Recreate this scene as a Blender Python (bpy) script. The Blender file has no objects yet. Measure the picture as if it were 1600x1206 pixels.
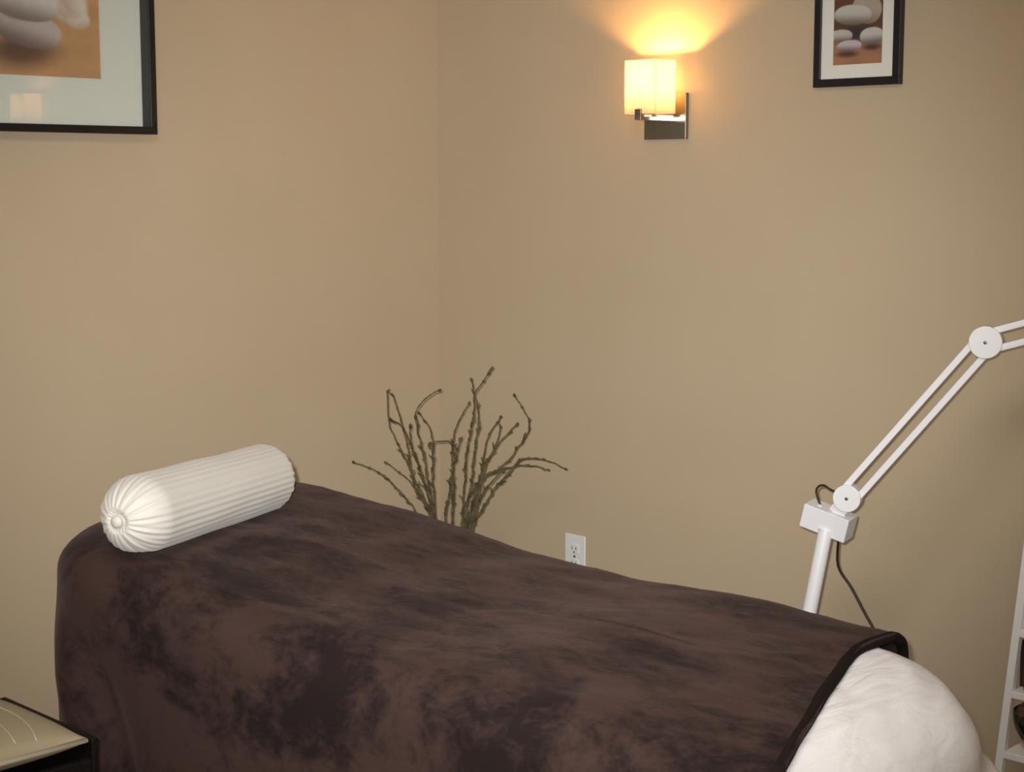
import bpy, bmesh, math, random
from mathutils import Vector, Matrix, noise, Euler

S = bpy.context.scene
COL = S.collection

# ------------------------------------------------------------------ camera
cam_d = bpy.data.cameras.new('camera')
cam = bpy.data.objects.new('camera', cam_d)
COL.objects.link(cam)
cam.location = (3.287, -3.062, 1.35)
az, pitch = math.radians(45.55), math.atan(321 / 2550)
fwd = Vector((-math.cos(az) * math.cos(pitch), math.sin(az) * math.cos(pitch), -math.sin(pitch)))
cam.rotation_euler = fwd.to_track_quat('-Z', 'Y').to_euler()
cam_d.sensor_width = 36
cam_d.lens = 2550 / 1600 * 36
cam_d.clip_start = 0.05
S.camera = cam

# ------------------------------------------------------------------ world, exposure
S.view_settings.view_transform = 'Standard'
S.view_settings.look = 'None'
S.view_settings.exposure = 0.0
S.view_settings.gamma = 1.0
S.view_settings.use_curve_mapping = False
w = bpy.data.worlds.new('world'); S.world = w
w.use_nodes = True
w.node_tree.nodes['Background'].inputs['Color'].default_value = (1, .95, .88, 1)
w.node_tree.nodes['Background'].inputs['Strength'].default_value = 0.3

# ------------------------------------------------------------------ lights
CEIL = 2.60
def area(name, loc, size, power, color, direction=(0, 0, -1), sizey=None):
    d = bpy.data.lights.new(name, 'AREA'); d.energy = power; d.color = color
    d.shape = 'RECTANGLE' if sizey else 'SQUARE'; d.size = size
    if sizey: d.size_y = sizey
    o = bpy.data.objects.new(name, d); COL.objects.link(o); o.location = loc
    o.rotation_euler = Vector(direction).to_track_quat('-Z', 'Y').to_euler()
    return o
area('ceiling_fill_light', (2.75, -2.9, CEIL - .075), 1.15, 50, (1, .96, .92))  # soft fill added from above, no such lamp in view
# the camera's own flash, just above and left of the lens
fl = bpy.data.lights.new('camera_flash', 'SPOT'); fl.energy = 425; fl.color = (1, .985, .985)
fl.spot_size = math.radians(49.5); fl.spot_blend = 1.0; fl.shadow_soft_size = 0.012
flo = bpy.data.objects.new('camera_flash', fl); COL.objects.link(flo)
flo.location = (3.287 - .020, -3.062 - .020, 1.35 + .032)
flo.rotation_euler = (fwd + Vector((-.018, -.018, .032))).to_track_quat('-Z', 'Y').to_euler()

# ------------------------------------------------------------------ materials
def mat(name, color=(.8, .8, .8), rough=.6, metal=0.0, **kw):
    m = bpy.data.materials.new(name); m.use_nodes = True
    b = m.node_tree.nodes['Principled BSDF']
    b.inputs['Base Color'].default_value = (*color, 1)
    b.inputs['Roughness'].default_value = rough
    b.inputs['Metallic'].default_value = metal
    for k, v in kw.items():
        b.inputs[k.replace('_', ' ')].default_value = v
    return m
def nodes(m):
    return m.node_tree.nodes, m.node_tree.links, m.node_tree.nodes['Principled BSDF']
def noise_tint(m, c1, c2, scale, detail=4, lo=.35, hi=.65, stretch=(1, 1, 1), rough=.5, rot=(0, 0, 0), dist=0):
    N, L, b = nodes(m)
    tc = N.new('ShaderNodeTexCoord'); mp = N.new('ShaderNodeMapping'); mp.inputs['Scale'].default_value = stretch
    mp.inputs['Rotation'].default_value = rot
    n = N.new('ShaderNodeTexNoise'); n.inputs['Scale'].default_value = scale; n.inputs['Detail'].default_value = detail
    n.inputs['Roughness'].default_value = rough; n.inputs['Distortion'].default_value = dist
    r = N.new('ShaderNodeValToRGB'); e = r.color_ramp.elements
    e[0].position = lo; e[0].color = (*c1, 1); e[1].position = hi; e[1].color = (*c2, 1)
    L.new(tc.outputs['Object'], mp.inputs['Vector']); L.new(mp.outputs[0], n.inputs['Vector'])
    L.new(n.outputs['Fac'], r.inputs['Fac']); L.new(r.outputs['Color'], b.inputs['Base Color'])
    return n, r
def bump(m, scale, strength, dist=.002, detail=3, stretch=(1, 1, 1)):
    N, L, b = nodes(m)
    tc = N.new('ShaderNodeTexCoord'); mp = N.new('ShaderNodeMapping'); mp.inputs['Scale'].default_value = stretch
    n = N.new('ShaderNodeTexNoise'); n.inputs['Scale'].default_value = scale; n.inputs['Detail'].default_value = detail
    bp = N.new('ShaderNodeBump'); bp.inputs['Strength'].default_value = strength; bp.inputs['Distance'].default_value = dist
    L.new(tc.outputs['Object'], mp.inputs['Vector']); L.new(mp.outputs[0], n.inputs['Vector'])
    L.new(n.outputs['Fac'], bp.inputs['Height']); L.new(bp.outputs[0], b.inputs['Normal'])

M = {}
M['wall'] = mat('tan_wall_paint', (.46, .37, .245), .75); noise_tint(M['wall'], (.470, .378, .252), (.484, .392, .264), 3, 3)
bump(M['wall'], 160, .12, .0012)
M['ceiling'] = mat('ceiling_paint', (.74, .71, .64), .9); bump(M['ceiling'], 90, .3, .002)
M['carpet'] = mat('carpet', (.2, .16, .12), .95); noise_tint(M['carpet'], (.15, .12, .09), (.26, .21, .16), 260, 3); bump(M['carpet'], 300, .7, .004)
M['trim'] = mat('white_trim_paint', (.78, .76, .72), .4)
M['black_frame'] = mat('black_lacquer', (.006, .006, .007), .32)
M['dark_frame'] = mat('dark_satin_frame', (.012, .011, .014), .38)
M['matboard'] = mat('white_mat_board', (.72, .72, .66), .9); bump(M['matboard'], 500, .1, .0005)
M['liner'] = mat('grey_green_frame_liner', (.020, .024, .022), .5)
M['matboard_cool'] = mat('pale_green_grey_mat_board', (.56, .57, .50), .9)
M['velvet'] = mat('brown_plush', (.08, .05, .042), .9)
M['hem'] = mat('shaded_plush_hem', (.013, .009, .007), .9, 0, Specular_IOR_Level=.08)  # plush edge darkened in colour to stand for the shade along it
M['white_cloth'] = mat('white_terry', (.76, .75, .745), .95)
M['bolster'] = mat('ivory_satin_stripe', (.49, .475, .425), .6)
M['nickel'] = mat('brushed_nickel', (.30, .265, .23), .18, 1.0); bump(M['nickel'], 60, .1, .0005, stretch=(1, 1, 18))
M['white_metal'] = mat('white_enamel', (.72, .72, .73), .35)
M['white_lacquer'] = mat('white_lacquer', (.78, .76, .74), .4)
M['grey_screw'] = mat('dull_steel', (.12, .12, .12), .4, .7)
M['cord'] = mat('dark_brown_rubber', (.016, .011, .006), .6)
M['plastic'] = mat('white_plastic', (.70, .70, .69), .35)
M['slot'] = mat('grey_slot', (.12, .12, .12), .7)
M['twig'] = mat('olive_twig', (.07, .055, .022), .8); noise_tint(M['twig'], (.045, .036, .014), (.12, .10, .045), 60)
M['ceramic'] = mat('dark_glazed_ceramic', (.05, .03, .02), .25)
M['dark_wood'] = mat('espresso_wood', (.006, .004, .003), .55, 0, Specular_IOR_Level=.15); noise_tint(M['dark_wood'], (.004, .003, .003), (.009, .006, .005), 14, stretch=(1, 12, 12))
M['cushion'] = mat('beige_cotton', (.27, .225, .14), .9)
M['cushion_line'] = mat('pale_beige_embroidery', (.40, .345, .25), .9)
M['basket'] = mat('dark_brown_weave', (.03, .014, .012), .8)
M['vinyl'] = mat('cream_vinyl', (.6, .55, .46), .4)
M['potpourri'] = mat('brown_potpourri', (.06, .028, .01), .9); noise_tint(M['potpourri'], (.03, .012, .005), (.14, .07, .03), 40)

def glass(name, color=(1, 1, 1), tint=(1, 1, 1), rough=0.0):
    m = bpy.data.materials.new(name); m.use_nodes = True
    N = m.node_tree.nodes; L = m.node_tree.links; N.clear()
    o = N.new('ShaderNodeOutputMaterial'); mx = N.new('ShaderNodeMixShader'); t = N.new('ShaderNodeBsdfTransparent')
    g = N.new('ShaderNodeBsdfGlossy'); fr = N.new('ShaderNodeFresnel'); fr.inputs['IOR'].default_value = 1.5
    t.inputs['Color'].default_value = (*tint, 1); g.inputs['Roughness'].default_value = rough; g.inputs['Color'].default_value = (*color, 1)
    L.new(fr.outputs[0], mx.inputs[0]); L.new(t.outputs[0], mx.inputs[1]); L.new(g.outputs[0], mx.inputs[2]); L.new(mx.outputs[0], o.inputs[0])
    return m
M['pane'] = glass('picture_glass')
M['clear_glass'] = glass('clear_green_glass', tint=(.80, .90, .85))
M['lens'] = glass('lens_glass', tint=(.95, .98, .97))

# frosted lamp shade: passes the bulb's light
def shade_mat():
    m = bpy.data.materials.new('frosted_opal_glass'); m.use_nodes = True
    N = m.node_tree.nodes; L = m.node_tree.links; N.clear()
    o = N.new('ShaderNodeOutputMaterial'); a = N.new('ShaderNodeMixShader'); t = N.new('ShaderNodeBsdfTranslucent')
    d = N.new('ShaderNodeBsdfDiffuse'); t.inputs['Color'].default_value = (.85, .82, .74, 1); d.inputs['Color'].default_value = (.55, .53, .48, 1)
    a.inputs[0].default_value = .45
    L.new(t.outputs[0], a.inputs[1]); L.new(d.outputs[0], a.inputs[2]); L.new(a.outputs[0], o.inputs[0])
    return m
M['shade'] = shade_mat()
def emis(name, color, s):
    m = bpy.data.materials.new(name); m.use_nodes = True
    b = m.node_tree.nodes['Principled BSDF']; b.inputs['Emission Color'].default_value = (*color, 1); b.inputs['Emission Strength'].default_value = s
    b.inputs['Base Color'].default_value = (.8, .8, .8, 1)
    return m
M['bulb'] = emis('warm_bulb', (1, .66, .3), 12)
M['fill_diffuser'] = emis('fill_panel_glow', (1, .93, .82), 1.5)  # glowing face of the added fill panel

# plush nap: brushed patches read darker, fibres catch light at grazing angles
def velvet():
    m = M['velvet']; N, L, b = nodes(m)
    tc = N.new('ShaderNodeTexCoord')
    def nz(scale, stretch, rot, detail=5, rough=.6, dist=0.0):
        mp = N.new('ShaderNodeMapping'); mp.inputs['Scale'].default_value = stretch; mp.inputs['Rotation'].default_value = rot
        n = N.new('ShaderNodeTexNoise'); n.inputs['Scale'].default_value = scale; n.inputs['Detail'].default_value = detail
        n.inputs['Roughness'].default_value = rough; n.inputs['Distortion'].default_value = dist
        L.new(tc.outputs['Object'], mp.inputs['Vector']); L.new(mp.outputs[0], n.inputs['Vector']); return n
    big = nz(5.0, (1, 1.25, 1), (0, 0, .2), 6, .62, .6)
    fine = nz(30, (.8, 1.35, 1), (0, 0, -.3), 8, .74, .5)
    mul = N.new('ShaderNodeMath'); mul.operation = 'MULTIPLY_ADD'; mul.inputs[1].default_value = .55
    L.new(fine.outputs['Fac'], mul.inputs[0]); L.new(big.outputs['Fac'], mul.inputs[2])
    r = N.new('ShaderNodeValToRGB'); e = r.color_ramp.elements
    e[0].position = .68; e[0].color = (.013, .0085, .008, 1); e[1].position = .86; e[1].color = (.043, .0245, .0205, 1)
    L.new(mul.outputs[0], r.inputs['Fac']); L.new(r.outputs['Color'], b.inputs['Base Color'])
    b.inputs['Sheen Weight'].default_value = .14; b.inputs['Sheen Roughness'].default_value = .35
    b.inputs['Sheen Tint'].default_value = (.55, .38, .33, 1)
    b.inputs['Specular IOR Level'].default_value = .1
    bp = N.new('ShaderNodeBump'); bp.inputs['Strength'].default_value = .35; bp.inputs['Distance'].default_value = .004
    L.new(fine.outputs['Fac'], bp.inputs['Height']); L.new(bp.outputs[0], b.inputs['Normal'])
velvet()
bump(M['white_cloth'], 320, .22, .002, 3)
def creases(m, scale, stretch, dist):      # long shallow creases added on top of the weave
    N, L, b_ = nodes(m); old = b_.inputs['Normal'].links[0].from_node
    tc = N.new('ShaderNodeTexCoord'); mp = N.new('ShaderNodeMapping'); mp.inputs['Scale'].default_value = stretch; mp.inputs['Rotation'].default_value = (0, 0, .5)
    n = N.new('ShaderNodeTexNoise'); n.inputs['Scale'].default_value = scale; n.inputs['Detail'].default_value = 3; n.inputs['Distortion'].default_value = .6
    bp = N.new('ShaderNodeBump'); bp.inputs['Strength'].default_value = .5; bp.inputs['Distance'].default_value = dist
    L.new(tc.outputs['Object'], mp.inputs['Vector']); L.new(mp.outputs[0], n.inputs['Vector']); L.new(n.outputs['Fac'], bp.inputs['Height']); L.new(bp.outputs[0], old.inputs['Normal'])
creases(M['white_cloth'], 9, (4.5, 1, 1), .011)
bump(M['cushion'], 400, .25, .001)
M['bolster'].node_tree.nodes['Principled BSDF'].inputs['Sheen Weight'].default_value = .2

# ------------------------------------------------------------------ mesh helpers
def obj(name, bm, m, parent=None, smooth=False, bevel=0, seg=2, angle=40):
    me = bpy.data.meshes.new(name)
    bmesh.ops.recalc_face_normals(bm, faces=bm.faces)
    bm.to_mesh(me); bm.free()
    for mm in (m if isinstance(m, (list, tuple)) else [m]): me.materials.append(mm)
    o = bpy.data.objects.new(name, me); COL.objects.link(o)
    if parent: o.parent = parent
    if bevel:
        b = o.modifiers.new('bevel', 'BEVEL'); b.width = bevel; b.segments = seg; b.limit_method = 'ANGLE'; b.angle_limit = math.radians(angle)
    if smooth or bevel:
        for p in me.polygons: p.use_smooth = True
        if not smooth or smooth == 'auto':
            w_ = o.modifiers.new('wn', 'WEIGHTED_NORMAL')
    return o
def tag(o, label=None, cat=None, group=None, kind=None):
    if label: o['label'] = label
    if cat: o['category'] = cat
    if group: o['group'] = group
    if kind: o['kind'] = kind
    return o
def thing(name, label, cat, loc=(0, 0, 0), rot=(0, 0, 0), group=None):
    o = bpy.data.objects.new(name, None); COL.objects.link(o); o.empty_display_size = .1
    o.location = loc; o.rotation_euler = rot
    return tag(o, label, cat, group)
def box(bm, lo, hi, mtx=None, mi=0):
    vs = [bm.verts.new((x, y, z)) for x in (lo[0], hi[0]) for y in (lo[1], hi[1]) for z in (lo[2], hi[2])]
    if mtx:
        for v in vs: v.co = mtx @ v.co
    for f in ((0, 1, 3, 2), (4, 6, 7, 5), (0, 4, 5, 1), (2, 3, 7, 6), (0, 2, 6, 4), (1, 5, 7, 3)):
        bm.faces.new([vs[i] for i in f]).material_index = mi
    return vs
def frame_from(axis):
    axis = Vector(axis).normalized()
    t = Vector((0, 0, 1)) if abs(axis.z) < .9 else Vector((1, 0, 0))
    u = axis.cross(t).normalized(); v = axis.cross(u).normalized()
    return u, v
def tube(bm, pts, r, n=8, caps=True):
    pts = [Vector(p) for p in pts]; rs = r if isinstance(r, (list, tuple)) else [r] * len(pts)
    rings = []; u = None
    for i, p in enumerate(pts):
        t = (pts[min(i + 1, len(pts) - 1)] - pts[max(i - 1, 0)]).normalized()
        if u is None: u, _ = frame_from(t)
        u = (u - t * u.dot(t)).normalized(); v = t.cross(u)
        rings.append([bm.verts.new(p + (u * math.cos(a) + v * math.sin(a)) * rs[i]) for a in [2 * math.pi * k / n for k in range(n)]])
    for a, b in zip(rings, rings[1:]):
        for k in range(n): bm.faces.new((a[k], a[(k + 1) % n], b[(k + 1) % n], b[k]))
    if caps: bm.faces.new(rings[0][::-1]); bm.faces.new(rings[-1])
def cyl(bm, a, b, r, n=24, r2=None): tube(bm, [a, b], [r, r if r2 is None else r2], n)
def lathe(bm, prof, n=32, centre=(0, 0, 0), wob=None):
    c = Vector(centre); rings = []
    for r, z in prof:
        rings.append([bm.verts.new(c + Vector((r * math.cos(a), r * math.sin(a), z))) for a in [2 * math.pi * k / n for k in range(n)]])
    for a, b in zip(rings, rings[1:]):
        for k in range(n): bm.faces.new((a[k], a[(k + 1) % n], b[(k + 1) % n], b[k]))
    return rings
def bar(bm, a, b, wd, th, up):       # flat bar a->b, width wd along 'side', thickness th along up
    a, b = Vector(a), Vector(b); t = (b - a).normalized(); up = Vector(up); up = (up - t * up.dot(t)).normalized(); s = t.cross(up)
    vs = [bm.verts.new(p + s * i * wd / 2 + up * j * th / 2) for p in (a, b) for i in (-1, 1) for j in (-1, 1)]
    for f in ((0, 1, 3, 2), (4, 6, 7, 5), (0, 4, 5, 1), (2, 3, 7, 6), (0, 2, 6, 4), (1, 5, 7, 3)): bm.faces.new([vs[i] for i in f])
def smoothline(pts, sub=6):
    P = [Vector(p) for p in pts]; out = []
    for i in range(len(P) - 1):
        p0, p1, p2, p3 = P[max(i - 1, 0)], P[i], P[i + 1], P[min(i + 2, len(P) - 1)]
        for k in range(sub):
            t = k / sub
            out.append(.5 * ((2 * p1) + (p2 - p0) * t + (2 * p0 - 5 * p1 + 4 * p2 - p3) * t * t + (3 * p1 - p0 - 3 * p2 + p3) * t ** 3))
    out.append(P[-1]); return out
def NB(): return bmesh.new()

# ------------------------------------------------------------------ the room
RX, RY, TH = 4.3, -4.4, .12
def struct(name, lo, hi, m):
    b = NB(); box(b, lo, hi); o = obj(name, b, m); o['kind'] = 'structure'; return o
struct('floor', (-TH, RY - TH, -.1), (RX + TH, TH, 0), M['carpet'])
struct('ceiling', (-TH, RY - TH, CEIL), (RX + TH, TH, CEIL + .1), M['ceiling'])
struct('wall_left', (-TH, RY, 0), (0, 0, CEIL), M['wall'])
struct('wall_back', (-TH, 0, 0), (RX + TH, TH, CEIL), M['wall'])
struct('wall_right', (RX, RY, 0), (RX + TH, 0, CEIL), M['wall'])
struct('wall_front', (-TH, RY - TH, 0), (RX + TH, RY, CEIL), M['wall'])
struct('baseboard_left', (0, RY, 0), (.014, 0, .09), M['trim'])
struct('baseboard_back', (.014, -.014, 0), (RX, 0, .09), M['trim'])

# unseen ceiling panel, added as a housing for the soft fill light
cl = thing('added_fill_panel', 'added square white fill panel on the ceiling, out of view', 'ceiling light', (2.75, -2.9, CEIL))
b = NB()
for lo, hi in (((-.62, -.62, -.06), (.62, -.58, 0)), ((-.62, .58, -.06), (.62, .62, 0)), ((-.62, -.58, -.06), (-.58, .58, 0)), ((.58, -.58, -.06), (.62, .58, 0))): box(b, lo, hi)
obj('fill_panel_frame', b, M['trim'], cl)
b = NB(); box(b, (-.58, -.58, -.05), (.58, .58, -.04)); obj('fill_diffuser', b, M['fill_diffuser'], cl)

# ------------------------------------------------------------------ framed pictures
def lerp(a, b, t): return tuple(x + (y - x) * t for x, y in zip(a, b))
def sm(e0, e1, x):
    t = min(max((x - e0) / (e1 - e0), 0), 1); return t * t * (3 - 2 * t)
def print_mesh(name, wd, ht, fn, parent, res=.0015):
    """a printed photograph: flat sheet in local XZ (x right, z up, facing -y); fn(x, z) gives the printed colour"""
    nx, nz = int(wd / res), int(ht / res)
    me = bpy.data.meshes.new(name); vs = []; cs = []
    for j in range(nz + 1):
        for i in range(nx + 1):
            x, z = wd * i / nx, ht * j / nz
            vs.append((x, 0, z)); cs.append(fn(x, z))
    fs = [(j * (nx + 1) + i, j * (nx + 1) + i + 1, (j + 1) * (nx + 1) + i + 1, (j + 1) * (nx + 1) + i) for j in range(nz) for i in range(nx)]
    me.from_pydata(vs, [], fs)
    at = me.color_attributes.new('print', 'FLOAT_COLOR', 'POINT')
    for k, c in enumerate(cs): at.data[k].color = (*c, 1)
    m = bpy.data.materials.new(name + '_ink'); m.use_nodes = True; N, L, bs = nodes(m)
    a = N.new('ShaderNodeVertexColor'); a.layer_name = 'print'; L.new(a.outputs['Color'], bs.inputs['Base Color']); bs.inputs['Roughness'].default_value = .7
    me.materials.append(m)
    o = bpy.data.objects.new(name, me); COL.objects.link(o); o.parent = parent
    return o
def stone(c, x, z, cx, cz, rx, rz, rot, lit, dark, soft=.05, ax=0, shade_from=-.3):
    """one printed pebble over colour c"""
    dx, dz = x - cx, z - cz; cr, sr = math.cos(rot), math.sin(rot)
    u, v = (dx * cr + dz * sr) / rx, (-dx * sr + dz * cr) / rz
    d = (abs(u) ** 2.2 + abs(v) ** 2.2) ** (1 / 2.2)
    k = 1 - sm(1 - soft, 1 + soft, d)
    if k <= 0: return c
    t = sm(-.95, .35, v + ax * u) ; col = lerp(dark, lit, t)
    n = noise.noise(Vector((x * 60, z * 60, 1))) * .06
    col = tuple(max(0, q * (1 + n)) for q in col)
    return lerp(c, col, k)
def soft_dark(c, x, z, cx, cz, rx, rz, col, amt):
    d = math.hypot((x - cx) / rx, (z - cz) / rz); return lerp(c, col, amt * (1 - sm(.2, 1, d)))

def small_print(x, z):
    W = .122; u, v = x / W, z / W
    n = noise.noise(Vector((u * 3, v * 9, 0)))
    c = lerp((.33, .16, .085), (.30, .15, .08), v)
    c = lerp(c, (.085, .035, .018), sm(.30, .6, v)); c = lerp(c, (.15, .045, .015), sm(.9, 1.35, v) * (.6 + .4 * u))
    c = tuple(q * (1 + .15 * n) for q in c)
    c = stone(c, u, v, .68, .96, .30, .25, -.35, (.40, .33, .28), (.22, .15, .12), .04)
    c = soft_dark(c, u, v, .50, .55, .5, .22, (.02, .012, .014), .95)
    c = stone(c, u, v, .40, .87, .38, .175, -.05, (.50, .48, .43), (.13, .11, .09), .05)
    c = soft_dark(c, u, v, .80, .30, .3, .09, (.03, .012, .015), .9)
    c = stone(c, u, v, .16, .52, .24, .11, 0, (.46, .44, .41), (.14, .11, .10), .05)
    c = stone(c, u, v, .79, .49, .235, .145, .05, (.50, .49, .47), (.12, .10, .10), .06)
    c = soft_dark(c, u, v, .30, .20, .36, .09, (.05, .015, .012), .9)
    c = stone(c, u, v, .34, .34, .25, .10, .04, (.48, .44, .46), (.15, .09, .09), .06, ax=.2)
    return c
def big_print(x, z):
    # x measured from the left edge, .37 wide
    X = .37 - x          # distance from right edge
    n = noise.noise(Vector((x * 7 + z * 3, z * 30, 0))) * .10 + noise.noise(Vector((x * 60 + z * 30, z * 90, 4))) * .05
    c = lerp((.42, .25, .12), (.46, .28, .12), z / .2); c = lerp(c, (.50, .31, .13), sm(.2, .5, z))
    c = tuple(q * (1 + n) for q in c)
    c = soft_dark(c, X, z, .19, .055, .13, .055, (.07, .035, .03), .85)
    c = soft_dark(c, X, z, .055, .135, .06, .02, (.30, .15, .07), .5)
    # pale blossom lying behind
    for (cx, cz, rx, rz, ro) in ((.080, .148, .055, .026, .35), (.050, .128, .028, .019, 0), (.10, .17, .06, .028, .5), (.065, .18, .05, .03, 1)):
        c = stone(c, X, z, cx, cz, rx, rz, ro, (.56, .51, .42), (.45, .36, .26), .22)
    c = stone(c, X, z, .174, .102, .082, .040, .20, (.44, .39, .345), (.16, .115, .10), .06, ax=-.1)
    c = soft_dark(c, X, z, .175, .128, .075, .014, (.10, .06, .045), .8)
    c = stone(c, X, z, .190, .162, .092, .041, .18, (.55, .51, .46), (.22, .17, .14), .05)
    c = stone(c, X, z, .185, .225, .07, .033, .0, (.55, .52, .48), (.20, .16, .14), .05)
    c = stone(c, X, z, .185, .275, .045, .024, .0, (.55, .52, .48), (.20, .16, .14), .05)
    return c

def picture(name, label, loc, rotz, fw, depth, mw, pw, ph, recess, fn, fm, mm, pname):
    """loc = bottom left outer corner on the wall; local x right, z up, wall at y=0, room towards -y"""
    t = thing(name, label, 'picture', loc, (0, 0, rotz))
    W, H = pw + 2 * (mw + fw), ph + 2 * (mw + fw)
    b = NB()
    for (x0, z0, x1, z1) in ((0, 0, W, fw), (0, H - fw, W, H), (0, fw, fw, H - fw), (W - fw, fw, W, H - fw)): box(b, (x0, -depth, z0), (x1, -.001, z1))
    obj('frame', b, fm, t, bevel=.0012)
    if recess > .02:
        b = NB(); yl = -depth + recess - .002
        for (x0, z0, x1, z1) in ((fw, fw, fw + .0012, H - fw), (W - fw - .0012, fw, W - fw, H - fw), (fw, fw, W - fw, fw + .0012), (fw, H - fw - .0012, W - fw, H - fw)): box(b, (x0, -depth + .002, z0), (x1, yl, z1))
        obj('frame_liner', b, M['liner'], t)
    b = NB(); y1 = -depth + recess; i0, i1 = fw + mw, fw + mw
    th = .0022
    for (x0, z0, x1, z1) in ((fw, fw, W - fw, fw + mw), (fw, H - fw - mw, W - fw, H - fw), (fw, fw + mw, fw + mw, H - fw - mw), (W - fw - mw, fw + mw, W - fw, H - fw - mw)): box(b, (x0, y1, z0), (x1, y1 + th, z1))
    obj('mat_board', b, mm, t)
    b = NB(); box(b, (fw, y1 + th + .001, fw), (W - fw, -.002, H - fw)); obj('backing', b, M['matboard'], t)
    p = print_mesh(pname, pw + .004, ph + .004, fn, t); p.location = (fw + mw - .002, y1 + th, fw + mw - .002)
    b = NB(); g = .0015
    vs = [b.verts.new(q) for q in ((fw, y1 - g, fw), (W - fw, y1 - g, fw), (W - fw, y1 - g, H - fw), (fw, y1 - g, H - fw))]; b.faces.new(vs)
    obj('glass_pane', b, M['pane'], t)
    return t
picture('framed_picture', 'large framed photo of stacked stones in a deep black frame on the left wall',
        (0, -.921 - .614, 1.455), math.pi / 2, .016, .045, .106, .37, .46, .036, big_print, M['black_frame'], M['matboard_cool'], 'stone_photo')
picture('framed_picture', 'small framed photo of grey pebbles in a narrow black frame right of the wall lamp',
        (1.221, 0, 1.551), 0, .017, .018, .029, .122, .20, .006, small_print, M['dark_frame'], M['matboard'], 'pebble_photo')

# ------------------------------------------------------------------ wall sconces
def sconce(x, z, label, power):
    t = thing('wall_sconce', label, 'wall lamp', (x, 0, z), group=None)
    b = NB(); box(b, (-.063, -.012, -.055), (.063, -.0005, .052)); obj('wall_plate', b, M['nickel'], t, bevel=.001)
    b = NB(); box(b, (-.009, -.112, -.012), (.009, -.012, .002)); box(b, (-.009, -.112, .002), (.009, -.1065, .013))
    box(b, (-.02, -.085, -.004), (.02, -.045, .002))
    obj('arm', b, M['nickel'], t, bevel=.0008)
    # square open-topped frosted glass shade
    b = NB(); x0, x1, y0, y1, z0, z1 = -.047, .047, -.104, -.030, .003, .126
    def q(*c): b.faces.new([b.verts.new(p) for p in c])
    q((x0, y0, z0), (x1, y0, z0), (x1, y0, z1), (x0, y0, z1)); q((x1, y0, z0), (x1, y1, z0), (x1, y1, z1), (x1, y0, z1))
    q((x1, y1, z0), (x0, y1, z0), (x0, y1, z1), (x1, y1, z1)); q((x0, y1, z0), (x0, y0, z0), (x0, y0, z1), (x0, y1, z1))
    q((x0, y0, z0), (x0, y1, z0), (x1, y1, z0), (x1, y0, z0))
    bmesh.ops.remove_doubles(b, verts=b.verts, dist=1e-5)
    sh = obj('lamp_shade', b, M['shade'], t); s = sh.modifiers.new('thick', 'SOLIDIFY'); s.thickness = .003; s.offset = -1
    b = NB(); cyl(b, (0, -.067, .007), (0, -.067, .035), .011, 20); obj('lamp_socket', b, M['trim'], t)
    b = NB(); lathe(b, [(.0005, .035), (.010, .037), (.014, .055), (.015, .070), (.011, .082), (.004, .088), (.0005, .089)], 20, (0, -.067, 0)); obj('bulb', b, M['bulb'], t, smooth=True)
    l = bpy.data.lights.new('sconce_light', 'POINT'); l.energy = power; l.color = (1, .48, .13); l.shadow_soft_size = .008
    lo = bpy.data.objects.new('sconce_light', l); COL.objects.link(lo); lo.parent = t; lo.location = (0, -.067, .099)
    return t
sconce(.802, 1.502, 'glowing square frosted glass wall lamp on the right wall near the corner', 7)
sconce(2.10, 1.53, 'second square frosted wall lamp further right beyond the small picture', 2.2)

# ------------------------------------------------------------------ wall outlet
t = thing('wall_outlet', 'white duplex electrical outlet low on the wall behind the bed', 'outlet', (.5155, 0, .388))
b = NB(); box(b, (-.035, -.006, -.057), (.035, -.0003, .057)); obj('cover_plate', b, M['plastic'], t, bevel=.003, seg=3)
for s in (-1, 1):
    b = NB()
    vs = []
    for k in range(24):
        a = 2 * math.pi * k / 24; vs.append((.0165 * max(-.9, min(.9, 1.15 * math.cos(a))), .0145 * math.sin(a)))
    lo = [b.verts.new((x, -.0055, s * .0195 + z)) for x, z in vs]; hi = [b.verts.new((x * .96, -.0085, s * .0195 + z * .96)) for x, z in vs]
    for k in range(24): b.faces.new((lo[k], lo[(k + 1) % 24], hi[(k + 1) % 24], hi[k]))
    b.faces.new(hi); r = obj('receptacle', b, M['plastic'], t)
    b = NB()
    for xx, hh in ((-.0065, .0045), (.0065, .0038)): box(b, (xx - .0011, -.0092, s * .0195 + .003 - hh), (xx + .0011, -.0084, s * .0195 + .003 + hh))
    cyl(b, (0, -.0092, s * .0195 - .0075), (0, -.0084, s * .0195 - .0075), .0026, 12)
    obj('slots', b, M['slot'], r)
b = NB(); cyl(b, (0, -.0078, 0), (0, -.005, 0), .003, 16); obj('screw', b, M['grey_screw'], t, smooth='auto')

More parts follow.
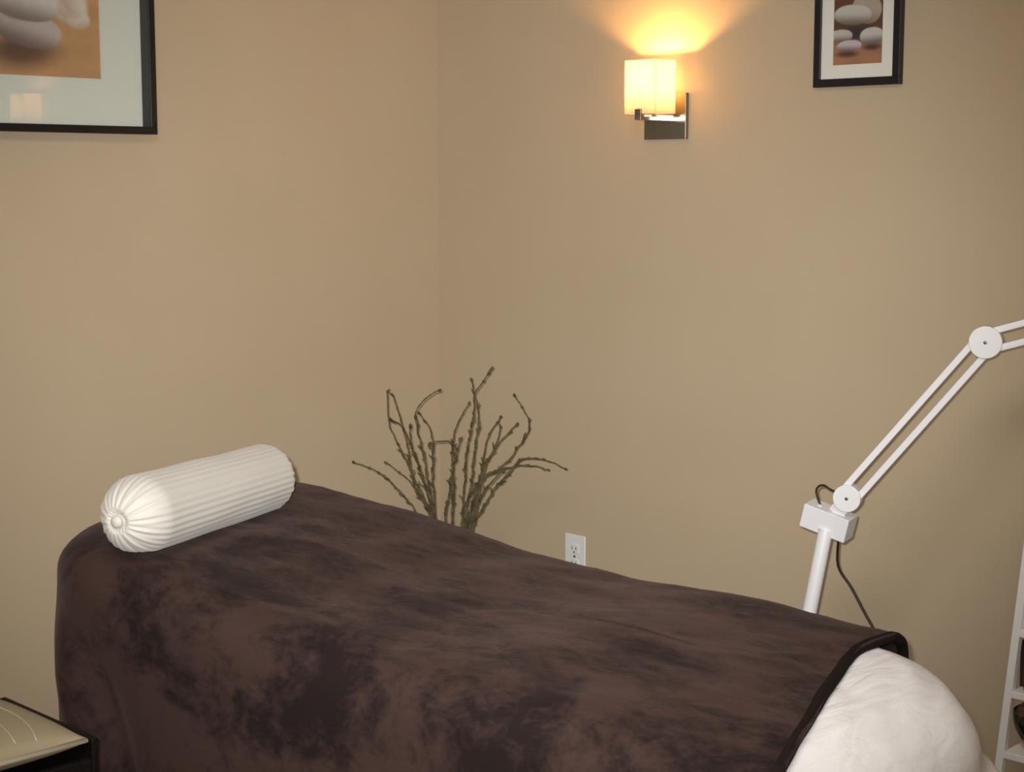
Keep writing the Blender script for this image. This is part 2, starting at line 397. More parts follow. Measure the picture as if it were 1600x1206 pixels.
# ------------------------------------------------------------------ the treatment bed
BO = Vector((.70, -1.06, 0)); BA = math.radians(4)
BW, BL = .66, 1.56
BM = Matrix.Translation(BO) @ Matrix.Rotation(BA, 4, 'Z')       # local: x along the bed from the head, -y towards the room
HP = [(-.1, .735), (.02, .742), (.12, .742), (.33, .731), (.48, .715), (.66, .692), (.87, .683), (1.07, .687), (1.19, .680), (1.30, .674), (1.40, .664), (1.50, .650), (1.75, .62)]
def hprof(u):
    if u <= HP[0][0]: return HP[0][1]
    for (a, za), (b_, zb) in zip(HP, HP[1:]):
        if u <= b_: return za + (zb - za) * sm(a, b_, u) * .5 + (zb - za) * (u - a) / (b_ - a) * .5
    return HP[-1][1]
def rrect(inset, n_side, n_corner, L, W, R4):
    """points + outward normals of the inset rounded rectangle, local x 0..L, y 0..-W"""
    pts = []
    cx = [(0, 0), (L, 0), (L, -W), (0, -W)]; sg = [(1, -1), (-1, -1), (-1, 1), (1, 1)]
    st = [90, 90, 0, -90]
    corners = []
    for k in range(4):
        R = R4[k]; r = max(R - inset, .0); off = max(R, inset)
        c = Vector((cx[k][0] + sg[k][0] * off, cx[k][1] + sg[k][1] * off))
        # arcs clockwise seen from above, starting with the far head corner
        a0 = [180, 90, 0, -90][k]; arc = []
        for i in range(n_corner + 1):
            a = math.radians(a0 - 90 * i / n_corner); nrm = Vector((math.cos(a), math.sin(a))); arc.append((c + nrm * r, nrm))
        corners.append(arc)
    for k in range(4):
        arc = corners[k]; nxt = corners[(k + 1) % 4][0]
        pts += arc
        for i in range(1, n_side[k % 2]):
            t = i / n_side[k % 2]; pts.append((arc[-1][0].lerp(nxt[0], t), arc[-1][1].lerp(nxt[1], t)))
    return pts
def drape(name, off, L, W, R4, re, zb, flare, folds, wr, cut=None, seed=0, res=46, thick=.01, m=None, crease=None):
    """a cloth lying over the bed and hanging down its sides; cut = (point, normal) vertical plane, keeps the side the normal points to"""
    b = NB(); insets = []
    n = 8
    rings = []
    zs = 26
    prof = []      # (inset, drop below top, wallness)
    for i in range(zs): prof.append((0.0, None, 1 - i / zs))     # vertical part from hem up
    for i in range(n + 1):
        a = math.pi / 2 * i / n; prof.append((re * (1 - math.cos(a)), re * (1 - math.sin(a)), 0))
    m_ = 22
    for i in range(1, m_ + 1): prof.append((re + (W / 2 - re - .0004) * i / m_, 0, 0))
    for pi, (ins, drop, wl) in enumerate(prof):
        ring = []
        P = rrect(ins, (res, 18), 12, L, W, R4)
        tot = len(P)
        s = 0
        for k, (p, nr) in enumerate(P):
            if k: s += (p - P[k - 1][0]).length
            top = hprof(p.x) + off
            crown = .010 * (1 - min(1, abs((p.y + W / 2) / (W / 2))) ** 2)
            if drop is None:
                z = zb + (top - re - zb) * (1 - wl); hang = wl
                o = (.012 + (flare - .012) * sm(-.1, .8, nr.x)) * hang + folds(P[k][0].x, P[k][0].y, nr, hang)
            else:
                z = top - drop + crown * (0 if drop > 0 else 1); o = 0
                if drop > 0: o = folds(P[k][0].x, P[k][0].y, nr, 0.0) * (drop / re)
            q = Vector((p.x + nr.x * (o + off), p.y + nr.y * (o + off), z))
            q.z += wr(q) * (1 if drop is not None and drop < re * .6 else .3)
            ring.append(b.verts.new(q))
        rings.append(ring)
    for A, B in zip(rings, rings[1:]):
        for k in range(len(A)):
            b.faces.new((A[k], A[(k + 1) % len(A)], B[(k + 1) % len(A)], B[k]))
    # close the centre seam
    last = rings[-1]
    b.verts.ensure_lookup_table()
    try:
        bmesh.ops.contextual_create(b, geom=list({e for v in last for e in v.link_edges if all(w_ in last for w_ in e.verts)}))
    except Exception: pass
    bmesh.ops.remove_doubles(b, verts=b.verts, dist=.0015)
    if cut:
        bmesh.ops.bisect_plane(b, geom=b.verts[:] + b.edges[:] + b.faces[:], plane_co=cut[0], plane_no=cut[1], clear_inner=True)
    return b
def wrinkle(q, seed, amp, sx=4, sy=4):
    return amp * (noise.noise(Vector((q.x * sx, q.y * sy, seed))) + .5 * noise.noise(Vector((q.x * sx * 2.3, q.y * sy * 2.3, seed + 7))))

# bed frame and padded top (almost all under the covers)
bed = thing('massage_table', 'padded massage table hidden under the brown blanket and white sheet', 'massage table', BO, (0, 0, BA))
b = drape('top', -.020, BL, BW, (.09, .24, .13, .27), .06, .585, 0, lambda *a: 0, lambda q: 0)
for v in b.verts: v.co.z -= .002
obj('padded_top', b, M['vinyl'], bed, smooth=True)
b = NB(); box(b, (.10, -BW + .08, .50), (BL - .16, -BW + .11, .54)); box(b, (.10, -.11, .50), (BL - .16, -.08, .54))
box(b, (.10, -BW + .11, .50), (.14, -.11, .54)); box(b, (BL - .2, -BW + .11, .50), (BL - .16, -.11, .54)); obj('under_frame', b, M['dark_wood'], bed)
for lx in (.10, BL - .2):
    for ly in (-.11, -BW + .08):
        b = NB(); box(b, (lx, ly, 0), (lx + .04, ly + .03, .50)); obj('leg', b, M['dark_wood'], bed, bevel=.003)

CUTP = Vector((1.357, -.16, 0)); CUTD = Vector((.33, -1, 0)).normalized(); CUTN = Vector((CUTD.y, -CUTD.x, 0))   # pointing to the head
if CUTN.x > 0: CUTN = -CUTN
def fold_blanket(x, y, nr, hang):
    o = 0
    # the near side hangs a little loose, with shallow vertical folds
    o += hang * .012 * math.sin(x * 11 + 1.0 + 2.5 * hang) * (abs(nr.y) ** 2)
    o += hang * .010 * math.sin(y * 17 + .6)* (abs(nr.x) ** 2)
    o += hang * .035 * sm(.9, 1.3, x) * abs(nr.y)
    if y < -.4:
        # corner fold running down and forward from the head corner
        d = x - (.13 + .25 * hang)
        o += .016 * math.exp(-(d / .055) ** 2) * sm(.02, .3, hang) - .020 * math.exp(-((d - .10) / .05) ** 2) * sm(.02, .3, hang)
    return o
def wr_blanket(q): return wrinkle(q, 3.1, .0045, 5, 7) + wrinkle(q, 9.1, .0015, 18, 22)
b = drape('blanket', .006, BL, BW, (.09, .24, .13, .27), .055, .10, .012, fold_blanket, wr_blanket, (CUTP, CUTN))
for v in b.verts:      # the far corner of the hem reaches a little further over the foot
    v.co.x += .05 * sm(.17, 0, -v.co.y) * sm(.95, 1.3, v.co.x) if v.co.y > -.17 else 0
bl = obj('blanket', b, M['velvet'], smooth=True)
bl.location = BO; bl.rotation_euler = (0, 0, BA)
s = bl.modifiers.new('thick', 'SOLIDIFY'); s.thickness = .010; s.offset = 1
tag(bl, 'dark brown plush blanket covering the massage table', 'blanket')
# rolled hem across the blanket's foot end, shade put into its colour
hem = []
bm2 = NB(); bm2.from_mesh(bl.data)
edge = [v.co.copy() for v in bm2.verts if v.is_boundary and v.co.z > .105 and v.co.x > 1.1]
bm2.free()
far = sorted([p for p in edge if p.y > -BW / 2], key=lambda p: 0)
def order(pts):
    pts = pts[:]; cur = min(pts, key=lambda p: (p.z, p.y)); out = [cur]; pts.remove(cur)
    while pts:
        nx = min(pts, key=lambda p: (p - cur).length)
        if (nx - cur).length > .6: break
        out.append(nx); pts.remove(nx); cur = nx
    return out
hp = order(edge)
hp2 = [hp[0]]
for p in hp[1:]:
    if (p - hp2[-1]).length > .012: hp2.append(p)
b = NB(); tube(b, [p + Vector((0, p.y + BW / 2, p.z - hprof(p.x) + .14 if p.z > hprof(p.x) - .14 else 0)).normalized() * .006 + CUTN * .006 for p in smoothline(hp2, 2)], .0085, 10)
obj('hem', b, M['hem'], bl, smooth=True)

def fold_sheet(x, y, nr, hang):
    o = hang * .03 * math.sin(x * 13 + y * 23 + 1.2) * (.3 + hang) * sm(-.2, .5, nr.x)
    d = math.atan2(nr.y, nr.x)
    g = min(1, hang * 6) ** .8 * sm(-.2, .5, nr.x)
    for d0, wd_, am in ((.62, .17, .040), (.33, .10, -.022), (.12, .09, .020), (1.0, .14, -.02), (1.3, .15, .02)): o += g * am * math.exp(-((d - d0) / wd_) ** 2)
    o += g * .010 * math.sin(y * 38 + 1) * max(0, nr.x) ** 4
    return o
def wr_sheet(q): return wrinkle(q, 21.3, .0035, 6, 9) + .0032 * math.sin(q.y * 60 + q.x * 120 + 4 * noise.noise(q * 6)) * max(0, noise.noise(q * 3.2 + Vector((0, 0, 5))) + .2)
CUT2 = CUTP + CUTN * .10
b = drape('sheet', .001, BL, BW, (.09, .24, .13, .27), .085, .16, .12, fold_sheet, wr_sheet, (CUT2, -CUTN))
sh = obj('sheet', b, M['white_cloth'], smooth=True)
sh.location = BO; sh.rotation_euler = (0, 0, BA)
s = sh.modifiers.new('thick', 'SOLIDIFY'); s.thickness = .004; s.offset = 1
tag(sh, 'white cotton sheet draped over the foot end of the massage table', 'sheet')

# ------------------------------------------------------------------ bolster
P0, P1 = Vector((1.0945, -1.711, .821)), Vector((.936, -1.274, .821))
ax = (P1 - P0).normalized(); u_, v_ = frame_from(ax)
t = thing('bolster_pillow', 'white ribbed round bolster lying across the head of the brown blanket', 'pillow', P0)
NR = 36
def bol(s_, a):      # s_ 0..1 along, a angle
    Lb = (P1 - P0).length
    e0 = .062 if s_ < .5 else .040
    d0 = s_ * Lb; d1 = (1 - s_) * Lb
    R0 = .0655 - .0065 * s_
    r = R0
    if d0 < e0: r = R0 * math.sqrt(max(0, 1 - ((e0 - d0) / e0) ** 2)) * .86 + R0 * .14 * min(1, (d0 / e0)) if d0 > 0 else 0
    if d1 < e0: r = R0 * math.sqrt(max(0, 1 - ((e0 - d1) / e0) ** 2)) * .86 + R0 * .14 * min(1, (d1 / e0)) if d1 > 0 else 0
    return r
b = NB(); na = 264; ns = 90; rings = []
Lb = (P1 - P0).length
for i in range(ns + 1):
    # denser near the ends
    s_ = .5 - .5 * math.cos(math.pi * i / ns)
    ring = []
    base = bol(s_, 0)
    base = max(base, .0085)
    endk = 1 - sm(0, .055, min(s_, 1 - s_) * Lb)
    for k in range(na):
        a = 2 * math.pi * k / na
        rib = .00065 * (1 - .5 * endk) * math.cos(NR * a) * (1 if base > .02 else .5)
        gather = endk * .0018 * math.sin(a * 19 + 1.7 * math.sin(3 * a)) * min(1, base / .03)
        slack = .0018 * noise.noise(Vector((s_ * 5, math.cos(a) * 1.5, math.sin(a) * 1.5)))
        r = base + rib + gather + slack
        p = ax * (s_ * Lb) + (u_ * math.cos(a) + v_ * math.sin(a)) * r
        # weight flattens the underside
        p.z = max(p.z, -.0545)
        # dimple towards the button
        dim = .010 * (1 - sm(.008, .022, base))
        p += ax * (dim if s_ < .5 else -dim)
        ring.append(b.verts.new(p))
    rings.append(ring)
for A, B in zip(rings, rings[1:]):
    for k in range(na): b.faces.new((A[k], A[(k + 1) % na], B[(k + 1) % na], B[k]))
b.faces.new(rings[0][::-1]); b.faces.new(rings[-1])
obj('pillow_cover', b, M['bolster'], t, smooth=True)
for s_, sg in ((0, 1), (1, -1)):
    b = NB(); c = ax * (s_ * Lb); rr = []
    for r_, h_ in ((.0005, -.001), (.006, 0), (.010, .003), (.0105, .006), (.009, .010), (.0005, .012)):
        rr.append([b.verts.new(c + ax * sg * (h_ - .002) + (u_ * math.cos(a) + v_ * math.sin(a)) * r_) for a in [2 * math.pi * k / 20 for k in range(20)]])
    for A, B in zip(rr, rr[1:]):
        for k in range(20): b.faces.new((A[k], A[(k + 1) % 20], B[(k + 1) % 20], B[k]))
    obj('button', b, M['bolster'], t, smooth=True)

# ------------------------------------------------------------------ branches in a floor vase
BR = [[[-0.025,-0.025,0.3],[-0.025,-0.025,0.394],[-0.065,-0.05,0.54],[-0.09,-0.06,0.574],[-0.116,-0.071,0.601],[-0.147,-0.087,0.631],[-0.181,-0.107,0.649],[-0.213,-0.124,0.66]],[[-0.028,-0.009,0.3],[-0.028,-0.009,0.394],[-0.045,-0.014,0.516],[-0.062,-0.019,0.548],[-0.079,-0.025,0.581],[-0.1,-0.034,0.611],[-0.127,-0.049,0.635],[-0.157,-0.067,0.657]],[[-0.004,-0.032,0.3],[-0.004,-0.032,0.394],[-0.015,-0.039,0.533],[-0.029,-0.049,0.57],[-0.045,-0.062,0.612],[-0.059,-0.071,0.649],[-0.072,-0.081,0.686],[-0.084,-0.089,0.715],[-0.098,-0.099,0.752],[-0.105,-0.102,0.789],[-0.108,-0.101,0.841]],[[-0.029,-0.006,0.3],[-0.029,-0.006,0.394],[-0.034,-0.022,0.536],[-0.042,-0.039,0.601],[-0.044,-0.051,0.644],[-0.047,-0.065,0.683],[-0.053,-0.081,0.726],[-0.057,-0.096,0.76],[-0.06,-0.109,0.802],[-0.065,-0.124,0.84]],[[-0.019,-0.023,0.3],[-0.019,-0.023,0.394],[-0.022,-0.044,0.537],[-0.025,-0.064,0.577],[-0.03,-0.086,0.617],[-0.028,-0.101,0.673],[-0.023,-0.113,0.716],[-0.024,-0.131,0.767],[-0.033,-0.158,0.788]],[[-0.009,-0.024,0.3],[-0.009,-0.024,0.394],[-0.016,-0.033,0.536],[-0.024,-0.042,0.595],[-0.028,-0.049,0.65],[-0.033,-0.055,0.692],[-0.038,-0.062,0.734],[-0.042,-0.068,0.775],[-0.041,-0.069,0.798],[-0.019,-0.05,0.834],[0.002,-0.031,0.849]],[[-0.03,-0.002,0.3],[-0.03,-0.002,0.394],[-0.035,-0.016,0.56],[-0.033,-0.023,0.621],[-0.028,-0.027,0.672],[-0.023,-0.031,0.723],[-0.027,-0.043,0.762],[-0.037,-0.062,0.792]],[[-0.008,-0.033,0.3],[-0.008,-0.033,0.394],[-0.008,-0.054,0.574],[-0.011,-0.076,0.631],[-0.008,-0.094,0.675],[-0.007,-0.114,0.718],[0.001,-0.126,0.774]],[[-0.011,-0.002,0.3],[-0.011,-0.002,0.394],[-0.003,-0.011,0.522],[0.012,-0.013,0.583],[0.026,-0.016,0.627],[0.038,-0.021,0.679],[0.046,-0.031,0.725],[0.039,-0.054,0.732],[0.026,-0.084,0.729],[0.033,-0.094,0.725]],[[-0.005,0.005,0.3],[-0.005,0.005,0.394],[-0.011,0.019,0.512],[-0.016,0.032,0.573],[-0.026,0.04,0.63],[-0.037,0.048,0.679],[-0.044,0.06,0.728],[-0.043,0.08,0.764],[-0.037,0.104,0.8]],[[0.014,-0.012,0.3],[0.014,-0.012,0.394],[0.012,0.0,0.569],[0.002,0.004,0.622],[0.001,0.017,0.662],[0.0,0.029,0.69],[-0.001,0.042,0.72]],[[-0.003,0.023,0.3],[-0.003,0.023,0.394],[0.014,0.03,0.514],[0.022,0.026,0.579],[0.032,0.025,0.644],[0.041,0.022,0.699],[0.054,0.024,0.751],[0.064,0.023,0.793],[0.073,0.019,0.844],[0.091,0.026,0.869],[0.112,0.036,0.907]],[[0.019,0.004,0.3],[0.019,0.004,0.394],[0.033,0.018,0.514],[0.039,0.023,0.561],[0.047,0.03,0.624],[0.052,0.035,0.674],[0.056,0.039,0.724],[0.061,0.043,0.774],[0.058,0.04,0.807],[0.053,0.034,0.841],[0.048,0.029,0.874]],[[0.013,0.007,0.3],[0.013,0.007,0.394],[0.015,0.029,0.514],[0.017,0.05,0.575],[0.025,0.078,0.615],[0.021,0.094,0.655],[0.015,0.108,0.69],[0.016,0.128,0.731],[0.024,0.156,0.767]],[[0.005,0.028,0.3],[0.005,0.028,0.394],[0.015,0.052,0.532],[0.019,0.071,0.585],[0.024,0.091,0.63],[0.025,0.107,0.662],[0.033,0.129,0.699],[0.035,0.145,0.744]],[[0.029,0.0,0.3],[0.029,0.0,0.394],[0.036,0.026,0.522],[0.039,0.046,0.579],[0.042,0.067,0.618],[0.045,0.087,0.663],[0.051,0.111,0.699],[0.063,0.14,0.73],[0.071,0.166,0.75]],[[0.009,0.027,0.3],[0.009,0.027,0.394],[0.03,0.043,0.536],[0.045,0.052,0.595],[0.059,0.062,0.63],[0.082,0.08,0.647],[0.108,0.1,0.677],[0.126,0.112,0.707],[0.146,0.127,0.745],[0.149,0.126,0.775],[0.141,0.113,0.804],[0.129,0.097,0.836]],[[0.021,0.022,0.3],[0.021,0.022,0.394],[0.043,0.043,0.516],[0.055,0.054,0.546],[0.073,0.071,0.588],[0.091,0.089,0.622],[0.115,0.112,0.658],[0.129,0.126,0.679],[0.156,0.152,0.679],[0.18,0.175,0.67],[0.204,0.198,0.654]],[[0.03,0.009,0.3],[0.03,0.009,0.394],[0.045,0.034,0.522],[0.049,0.048,0.58],[0.059,0.068,0.633],[0.078,0.096,0.647],[0.102,0.13,0.656],[0.127,0.164,0.655],[0.149,0.196,0.645]],[[0.006,0.034,0.3],[0.006,0.034,0.394],[0.041,0.038,0.504],[0.066,0.032,0.568],[0.093,0.028,0.605],[0.126,0.03,0.638],[0.155,0.029,0.663]]]
vt = thing('branch_arrangement', 'bunch of thin knobbly dry branches standing in the corner behind the bed', 'dried branches', (.4319, -.3715, 0))
b = NB()
lathe(b, [(.001, 0), (.075, 0), (.085, .01), (.098, .10), (.095, .18), (.070, .29), (.048, .36), (.050, .395), (.055, .41), (.050, .41), (.044, .395), (.042, .36), (.06, .29), (.08, .18), (.075, .03), (.001, .03)], 40)
obj('vase', b, M['ceramic'], vt, smooth=True)
rnd = random.Random(11)
for i, pts in enumerate(BR):
    b = NB(); P = smoothline(pts, 7); P = [p + Vector((noise.noise(p * 45 + Vector((i, 0, 0))), noise.noise(p * 45 + Vector((0, i, 9))), noise.noise(p * 45 + Vector((3, 0, i))))) * .003 for p in P]
    n = len(P); R = [(.0026 - .0011 * k / n) * (1 + .18 * math.sin(k * 2.3 + i)) for k in range(n)]
    tube(b, P, R, 7)
    # knots and little spurs along the stem
    for k in range(3, n):
        if rnd.random() < (.55 if k < n * .7 else .16) or k == n - 1:
            c = P[k]; tt = (P[k] - P[k - 1]).normalized(); uu, vv = frame_from(tt); a = rnd.uniform(0, 6.28)
            d = (uu * math.cos(a) + vv * math.sin(a)); ln = rnd.uniform(.003, .009)
            tube(b, [c - tt * .004, c + d * .001, c + tt * .004], [.0018, .0038, .0018], 6)
            if rnd.random() < .75: tube(b, [c, c + d * ln * .6 + tt * ln * .5, c + d * ln + tt * ln * 1.2], [.0022, .0020, .0012], 5)
    obj('branch', b, M['twig'], vt, smooth=True)

# ------------------------------------------------------------------ magnifier lamp on a stand
L0 = Vector((1.5955, -.42, .7488)); d_ = Vector((math.cos(math.radians(22)), math.sin(math.radians(22)), 0)); n_ = Vector((-d_.y, d_.x, 0))
def LP(a, z, o=0): return L0 + d_ * a + Vector((0, 0, z)) + n_ * o - BASE
BASE = Vector((1.452, -.475, 0))
lt = thing('magnifier_lamp', 'white jointed magnifier lamp on a leaning pole stand behind the bed', 'lamp', BASE)
b = NB()
pb = Vector((1.5575, -.4354, .682)) - BASE
cyl(b, (.004, .002, .05), pb, .0142, 28); obj('pole', b, M['white_metal'], lt, smooth='auto')
b = NB(); lathe(b, [(.001, .075), (.028, .075), (.03, .06), (.03, .04), (.001, .04)], 24)
for k in range(5):
    a = 2 * math.pi * k / 5 + .3; bar(b, (math.cos(a) * .02, math.sin(a) * .02, .055), (math.cos(a) * .21, math.sin(a) * .21, .045), .028, .016, (0, 0, 1))
base = obj('stand_base', b, M['white_metal'], lt, bevel=.003)
for k in range(5):
    a = 2 * math.pi * k / 5 + .3; b = NB(); c = Vector((math.cos(a) * .205, math.sin(a) * .205, .021)); tdir = Vector((-math.sin(a), math.cos(a), 0))
    cyl(b, c - tdir * .009, c + tdir * .009, .021, 20); obj('castor', b, M['grey_screw'], base, smooth='auto')
BR3 = Matrix.Translation(Vector((1.5524, -.4193, .6974)) - BASE) @ Euler((math.radians(5.3), math.radians(14.6), math.radians(11.4)), 'XYZ').to_matrix().to_4x4()
b = NB(); box(b, (-.0475, -.0227, -.024), (.0475, .0227, .024), BR3); hb = obj('switch_box', b, M['white_metal'], lt, bevel=.002, seg=3)
b = NB(); cyl(b, BR3 @ Vector((-.022, -.004, .022)), BR3 @ Vector((-.022, -.004, .0275)), .0055, 18); obj('cord_grommet', b, M['white_metal'], hb, smooth='auto')
# bracket between box and lower joint
b = NB()
p0 = BR3 @ Vector((.012, 0, .022)); 
bar(b, p0, LP(.0, -.004, .0), .032, .020, n_); obj('bracket', b, M['white_metal'], hb, bevel=.002)
def disc(c, r, th, name, par):
    b = NB(); cyl(b, c - n_ * th / 2, c + n_ * th / 2, r, 40); o = obj(name, b, M['white_metal'], par, bevel=.0015)
    b = NB(); cyl(b, c - n_ * (th / 2 + .0008), c - n_ * (th / 2 - .003), .0034, 16); obj('bolt', b, M['grey_screw'], o, smooth='auto')
    return o
disc(LP(0, 0), .0265, .030, 'lower_joint', lt)
disc(LP(.2448, .308), .0300, .030, 'elbow_joint', lt)
v1 = Vector((.2448, .308)); v1n = v1.normalized(); w1 = Vector((-v1n.y, v1n.x))
def seg(A2, B2, offs, wd, th, name):
    b = NB()
    D = (B2 - A2).normalized(); Wn = Vector((-D.y, D.x))
    for o in offs:
        a2 = A2 + Wn * o; b2 = B2 + Wn * o
        bar(b, LP(a2.x, a2.y), LP(b2.x, b2.y), wd, th, n_)
    return obj(name, b, M['white_metal'], lt, bevel=.0015)
seg(Vector((0, 0)), v1, (.0165, -.0145), .0125, .018, 'lower_arm')
v2 = v1 + Vector((.955, .296)).normalized() * .42
seg(v1, v2, (.0165, -.0165), .0125, .018, 'upper_arm')
disc(LP(v2.x, v2.y), .026, .030, 'head_joint', lt)
# lamp head: ring light with a magnifying lens
hc = LP(v2.x + .03, v2.y - .04); hc2 = hc + Vector((.06, -.11, -.03))
b = NB(); bar(b, LP(v2.x, v2.y), hc2 + Vector((-.04, .08, .012)), .02, .014, (0, 0, 1)); obj('head_bracket', b, M['white_metal'], lt, bevel=.002)
b = NB(); lathe(b, [(.062, .02), (.092, .022), (.108, .008), (.108, -.018), (.10, -.022), (.064, -.014), (.062, .02)], 48, hc2); hd = obj('lamp_head', b, M['white_metal'], lt, smooth=True)
b = NB(); lathe(b, [(.0005, .010), (.03, .008), (.0625, .001), (.0625, -.001), (.03, -.008), (.0005, -.010)], 40, hc2); obj('lens', b, M['lens'], hd, smooth=True)
# cords
b = NB(); g0 = BR3 @ Vector((-.022, -.004, .026))
tube(b, smoothline([g0, g0 + Vector((-.006, 0, .012)), g0 + Vector((-.010, 0, .026)), g0 + Vector((-.004, 0, .036)), g0 + Vector((.008, 0, .039)), g0 + Vector((.020, 0, .034)), g0 + Vector((.034, 0, .030)), LP(-.012, .006, .0)], 6), .0022, 8)
obj('short_cord', b, M['cord'], lt, smooth=True)
b = NB(); q0 = BR3 @ Vector((.026, .004, -.022))
tube(b, smoothline([q0] + [Vector(p) - BASE for p in ((1.5545, -.385, .603), (1.576, -.37, .560), (1.602, -.365, .517), (1.627, -.36, .476), (1.645, -.35, .42), (1.66, -.33, .30), (1.67, -.28, .12), (1.66, -.22, .012), (1.55, -.12, .006), (1.3, -.05, .005))], 6), .0026, 8)
obj('power_cord', b, M['cord'], lt, smooth=True)

# ------------------------------------------------------------------ white rack at the right
RB = Vector((1.834, -.28, 0))
rk = thing('rack', 'white narrow-framed shelf rack with leaning posts at the right edge', 'shelf rack', RB)
HT, LEAN, DEP, WID = .95, .094, .22, .52
for (yy) in (0, DEP):
    b = NB(); bar(b, (0, yy, 0), (LEAN * HT, yy, HT), .0155, .016, (0, 1, 0)); p = obj('post', b, M['white_lacquer'], rk, bevel=.0015)
    if yy == 0:
        b = NB(); xx = LEAN * .572; cyl(b, (xx - .010, 0, .572), (xx - .006, 0, .572), .003, 12); obj('screw', b, M['grey_screw'], p, smooth='auto')
    b = NB(); bar(b, (WID, yy, 0), (WID - LEAN * HT, yy, HT), .0155, .016, (0, 1, 0)); obj('post', b, M['white_lacquer'], rk, bevel=.0015)
for z in (.10, .265, .385, .505, .93):
    b = NB(); i = LEAN * z + .006; box(b, (i, -.006, z), (WID - i, DEP + .006, z + .014)); obj('shelf', b, M['white_lacquer'], rk, bevel=.0015)
# things on it
b = NB(); zb = .505 + .0145
def folded(bm, x0, x1, y0, y1, z, layers, th):
    for k in range(layers):
        pts = [(y0, z + k * th), (y0 - .004, z + k * th + th / 2), (y0, z + (k + 1) * th - .001), (y1, z + (k + 1) * th - .001), (y1, z + k * th)]
        A = [bm.verts.new((x0, p[0], p[1])) for p in pts]; B = [bm.verts.new((x1, p[0], p[1])) for p in pts]
        for i in range(5): bm.faces.new((A[i], A[(i + 1) % 5], B[(i + 1) % 5], B[i]))
        bm.faces.new(A[::-1]); bm.faces.new(B)
folded(b, 0, .22, 0, .17, 0, 5, .024)
tw = obj('folded_towel', b, M['white_cloth'], bevel=.004, seg=3); tw.location = RB + Vector((.042, .015, zb))
tag(tw, 'white folded towel stack on the upper shelf of the white rack', 'towel')
b = NB(); x1_, y1_, hb_, tb = .16, .155, .09, .006
for lo, hi in (((0, 0, 0), (x1_, y1_, tb)), ((0, 0, tb), (x1_, tb, hb_)), ((0, y1_ - tb, tb), (x1_, y1_, hb_)), ((0, tb, tb), (tb, y1_ - tb, hb_)), ((x1_ - tb, tb, tb), (x1_, y1_ - tb, hb_))): box(b, lo, hi)
bk = obj('basket', b, M['basket'], bevel=.002); bk.location = RB + Vector((.040, .030, .3995)); tag(bk, 'dark brown square basket on the middle shelf of the white rack', 'basket')
b = NB(); lathe(b, [(.001, 0), (.012, 0), (.0135, .004), (.0135, .06), (.006, .075), (.006, .092), (.008, .094), (.008, .098), (.001, .098)], 28)
bt = obj('glass_bottle', b, M['clear_glass'], smooth='auto'); bt.location = RB + Vector((.073, .012, .4)); tag(bt, 'small pale green glass bottle in front of the dark square basket', 'bottle')
bw = thing('glass_bowl', 'clear glass bowl filled with brown potpourri on the rack shelf', 'bowl', RB + Vector((.090, .050, .2795)))
b = NB(); lathe(b, [(.001, 0), (.028, 0), (.045, .014), (.060, .045), (.064, .075), (.061, .075), (.057, .045), (.042, .017), (.026, .005), (.001, .004)], 40); obj('bowl', b, M['clear_glass'], bw, smooth=True)
b = NB(); pr = lathe(b, [(.001, .016), (.040, .018), (.055, .045), (.059, .070), (.052, .083), (.035, .092), (.001, .096)], 40)
for ring in pr[3:]:
    for v in ring: v.co += Vector((0, 0, .006 * noise.noise(v.co * 60)))
obj('potpourri', b, M['potpourri'], bw, smooth=True)['kind'] = 'stuff'

# ------------------------------------------------------------------ dark stool with cushion, lower left
SX0, SX1, SY1, SY0, SZ = 1.020, 1.286, -1.868, -2.30, .56
st = thing('stool', 'very dark wooden tray-topped stool beside the bed at lower left', 'stool', ((SX0 + SX1) / 2, (SY0 + SY1) / 2, 0))
hx, hy = (SX1 - SX0) / 2, (SY1 - SY0) / 2
for (lo, hi) in (((-hx, hy - .010, SZ - .09), (hx, hy, SZ)), ((-hx, -hy, SZ - .09), (hx, -hy + .013, SZ - .03)), ((-hx, -hy + .013, SZ - .09), (-hx + .013, hy - .010, SZ - .03)), ((hx - .013, -hy + .013, SZ - .09), (hx, hy - .010, SZ - .03))):
    b = NB(); box(b, lo, hi); obj('rail', b, M['dark_wood'], st, bevel=.002)
b = NB(); box(b, (-hx + .013, -hy + .013, SZ - .05), (hx - .013, hy - .010, SZ - .038)); obj('seat_board', b, M['dark_wood'], st)
for sx in (-1, 1):
    for sy in (-1, 1):
        b = NB(); x, y = sx * (hx - .018), sy * (hy - .018); box(b, (x - .018, y - .018, 0), (x + .018, y + .018, SZ - .09)); obj('leg', b, M['dark_wood'], st, bevel=.002)
ct = thing('seat_cushion', 'beige cushion with pale curved lines lying on the dark stool', 'cushion', ((SX0 + SX1) / 2, (SY0 + SY1) / 2, SZ - .028))
cx_, cy_ = hx - .006, hy - .016
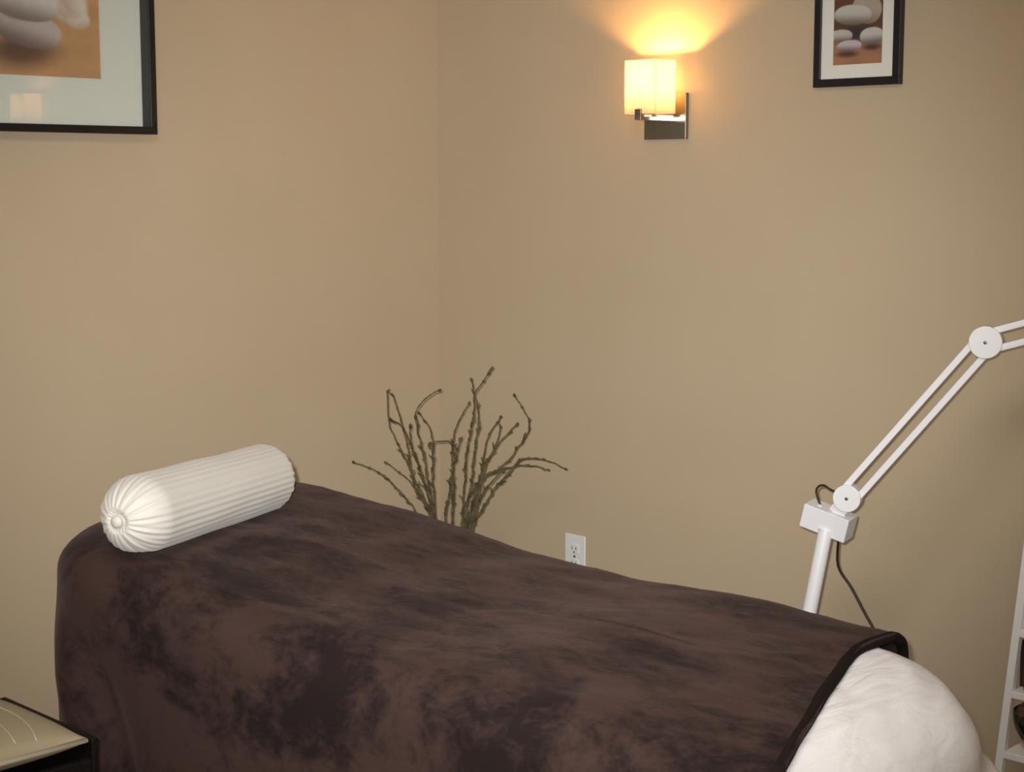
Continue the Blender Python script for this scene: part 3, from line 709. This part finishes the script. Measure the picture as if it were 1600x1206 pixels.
def pad(a, c):       # superellipse style pillow heights
    e = max(0, 1 - abs(a) ** 3.2) ** .5 * max(0, 1 - abs(c) ** 3.2) ** .5
    return e
b = NB(); nn = 40; T = {}
for i in range(nn + 1):
    for j in range(nn + 1):
        a, c = -1 + 2 * i / nn, -1 + 2 * j / nn
        px, py = cx_ * a * (1 - .03 * (1 - abs(a)) ), cy_ * c
        e = pad(a, c); T[i, j, 1] = b.verts.new((px, py, .030 + .024 * e)); T[i, j, 0] = b.verts.new((px, py, .022 - .022 * e))
for i in range(nn):
    for j in range(nn):
        for k in (0, 1): b.faces.new((T[i, j, k], T[i + 1, j, k], T[i + 1, j + 1, k], T[i, j + 1, k]))
for i in range(nn):
    for j in (0, nn):
        b.faces.new((T[i, j, 0], T[i + 1, j, 0], T[i + 1, j, 1], T[i, j, 1])); b.faces.new((T[j, i, 0], T[j, i + 1, 0], T[j, i + 1, 1], T[j, i, 1]))
obj('cushion_cover', b, M['cushion'], ct, smooth=True)
b = NB(); tube(b, smoothline([(-cx_, -cy_, .026), (cx_, -cy_, .026), (cx_, cy_, .026), (-cx_, cy_, .026), (-cx_, -cy_, .026)], 1), .004, 8); obj('piping', b, M['cushion_line'], ct, smooth=True)
LINES = [[(-0.073, 0.153), (-0.031, 0.153), (0.011, 0.153), (0.072, 0.142), (0.148, 0.119), (0.218, 0.094), (0.268, 0.072), (0.368, 0.028)], [(-0.03, 0.125), (0.05, 0.11), (0.13, 0.095), (0.211, 0.069), (0.25, 0.055), (0.328, 0.027)], [(0.068, 0.084), (0.135, 0.064), (0.202, 0.044), (0.23, 0.035), (0.286, 0.017)]]
for ln in LINES:
    pts = [(p.x, p.y, .0305 + .024 * pad(p.x / cx_, p.y / cy_)) for p in smoothline([(x, y, 0) for x, y in ln], 5) if abs(p.x) < cx_ * .98 and abs(p.y) < cy_ * .98]
    if len(pts) > 3:
        b = NB(); tube(b, pts, .0011, 6); obj('stitched_line', b, M['cushion_line'], ct, smooth=True)
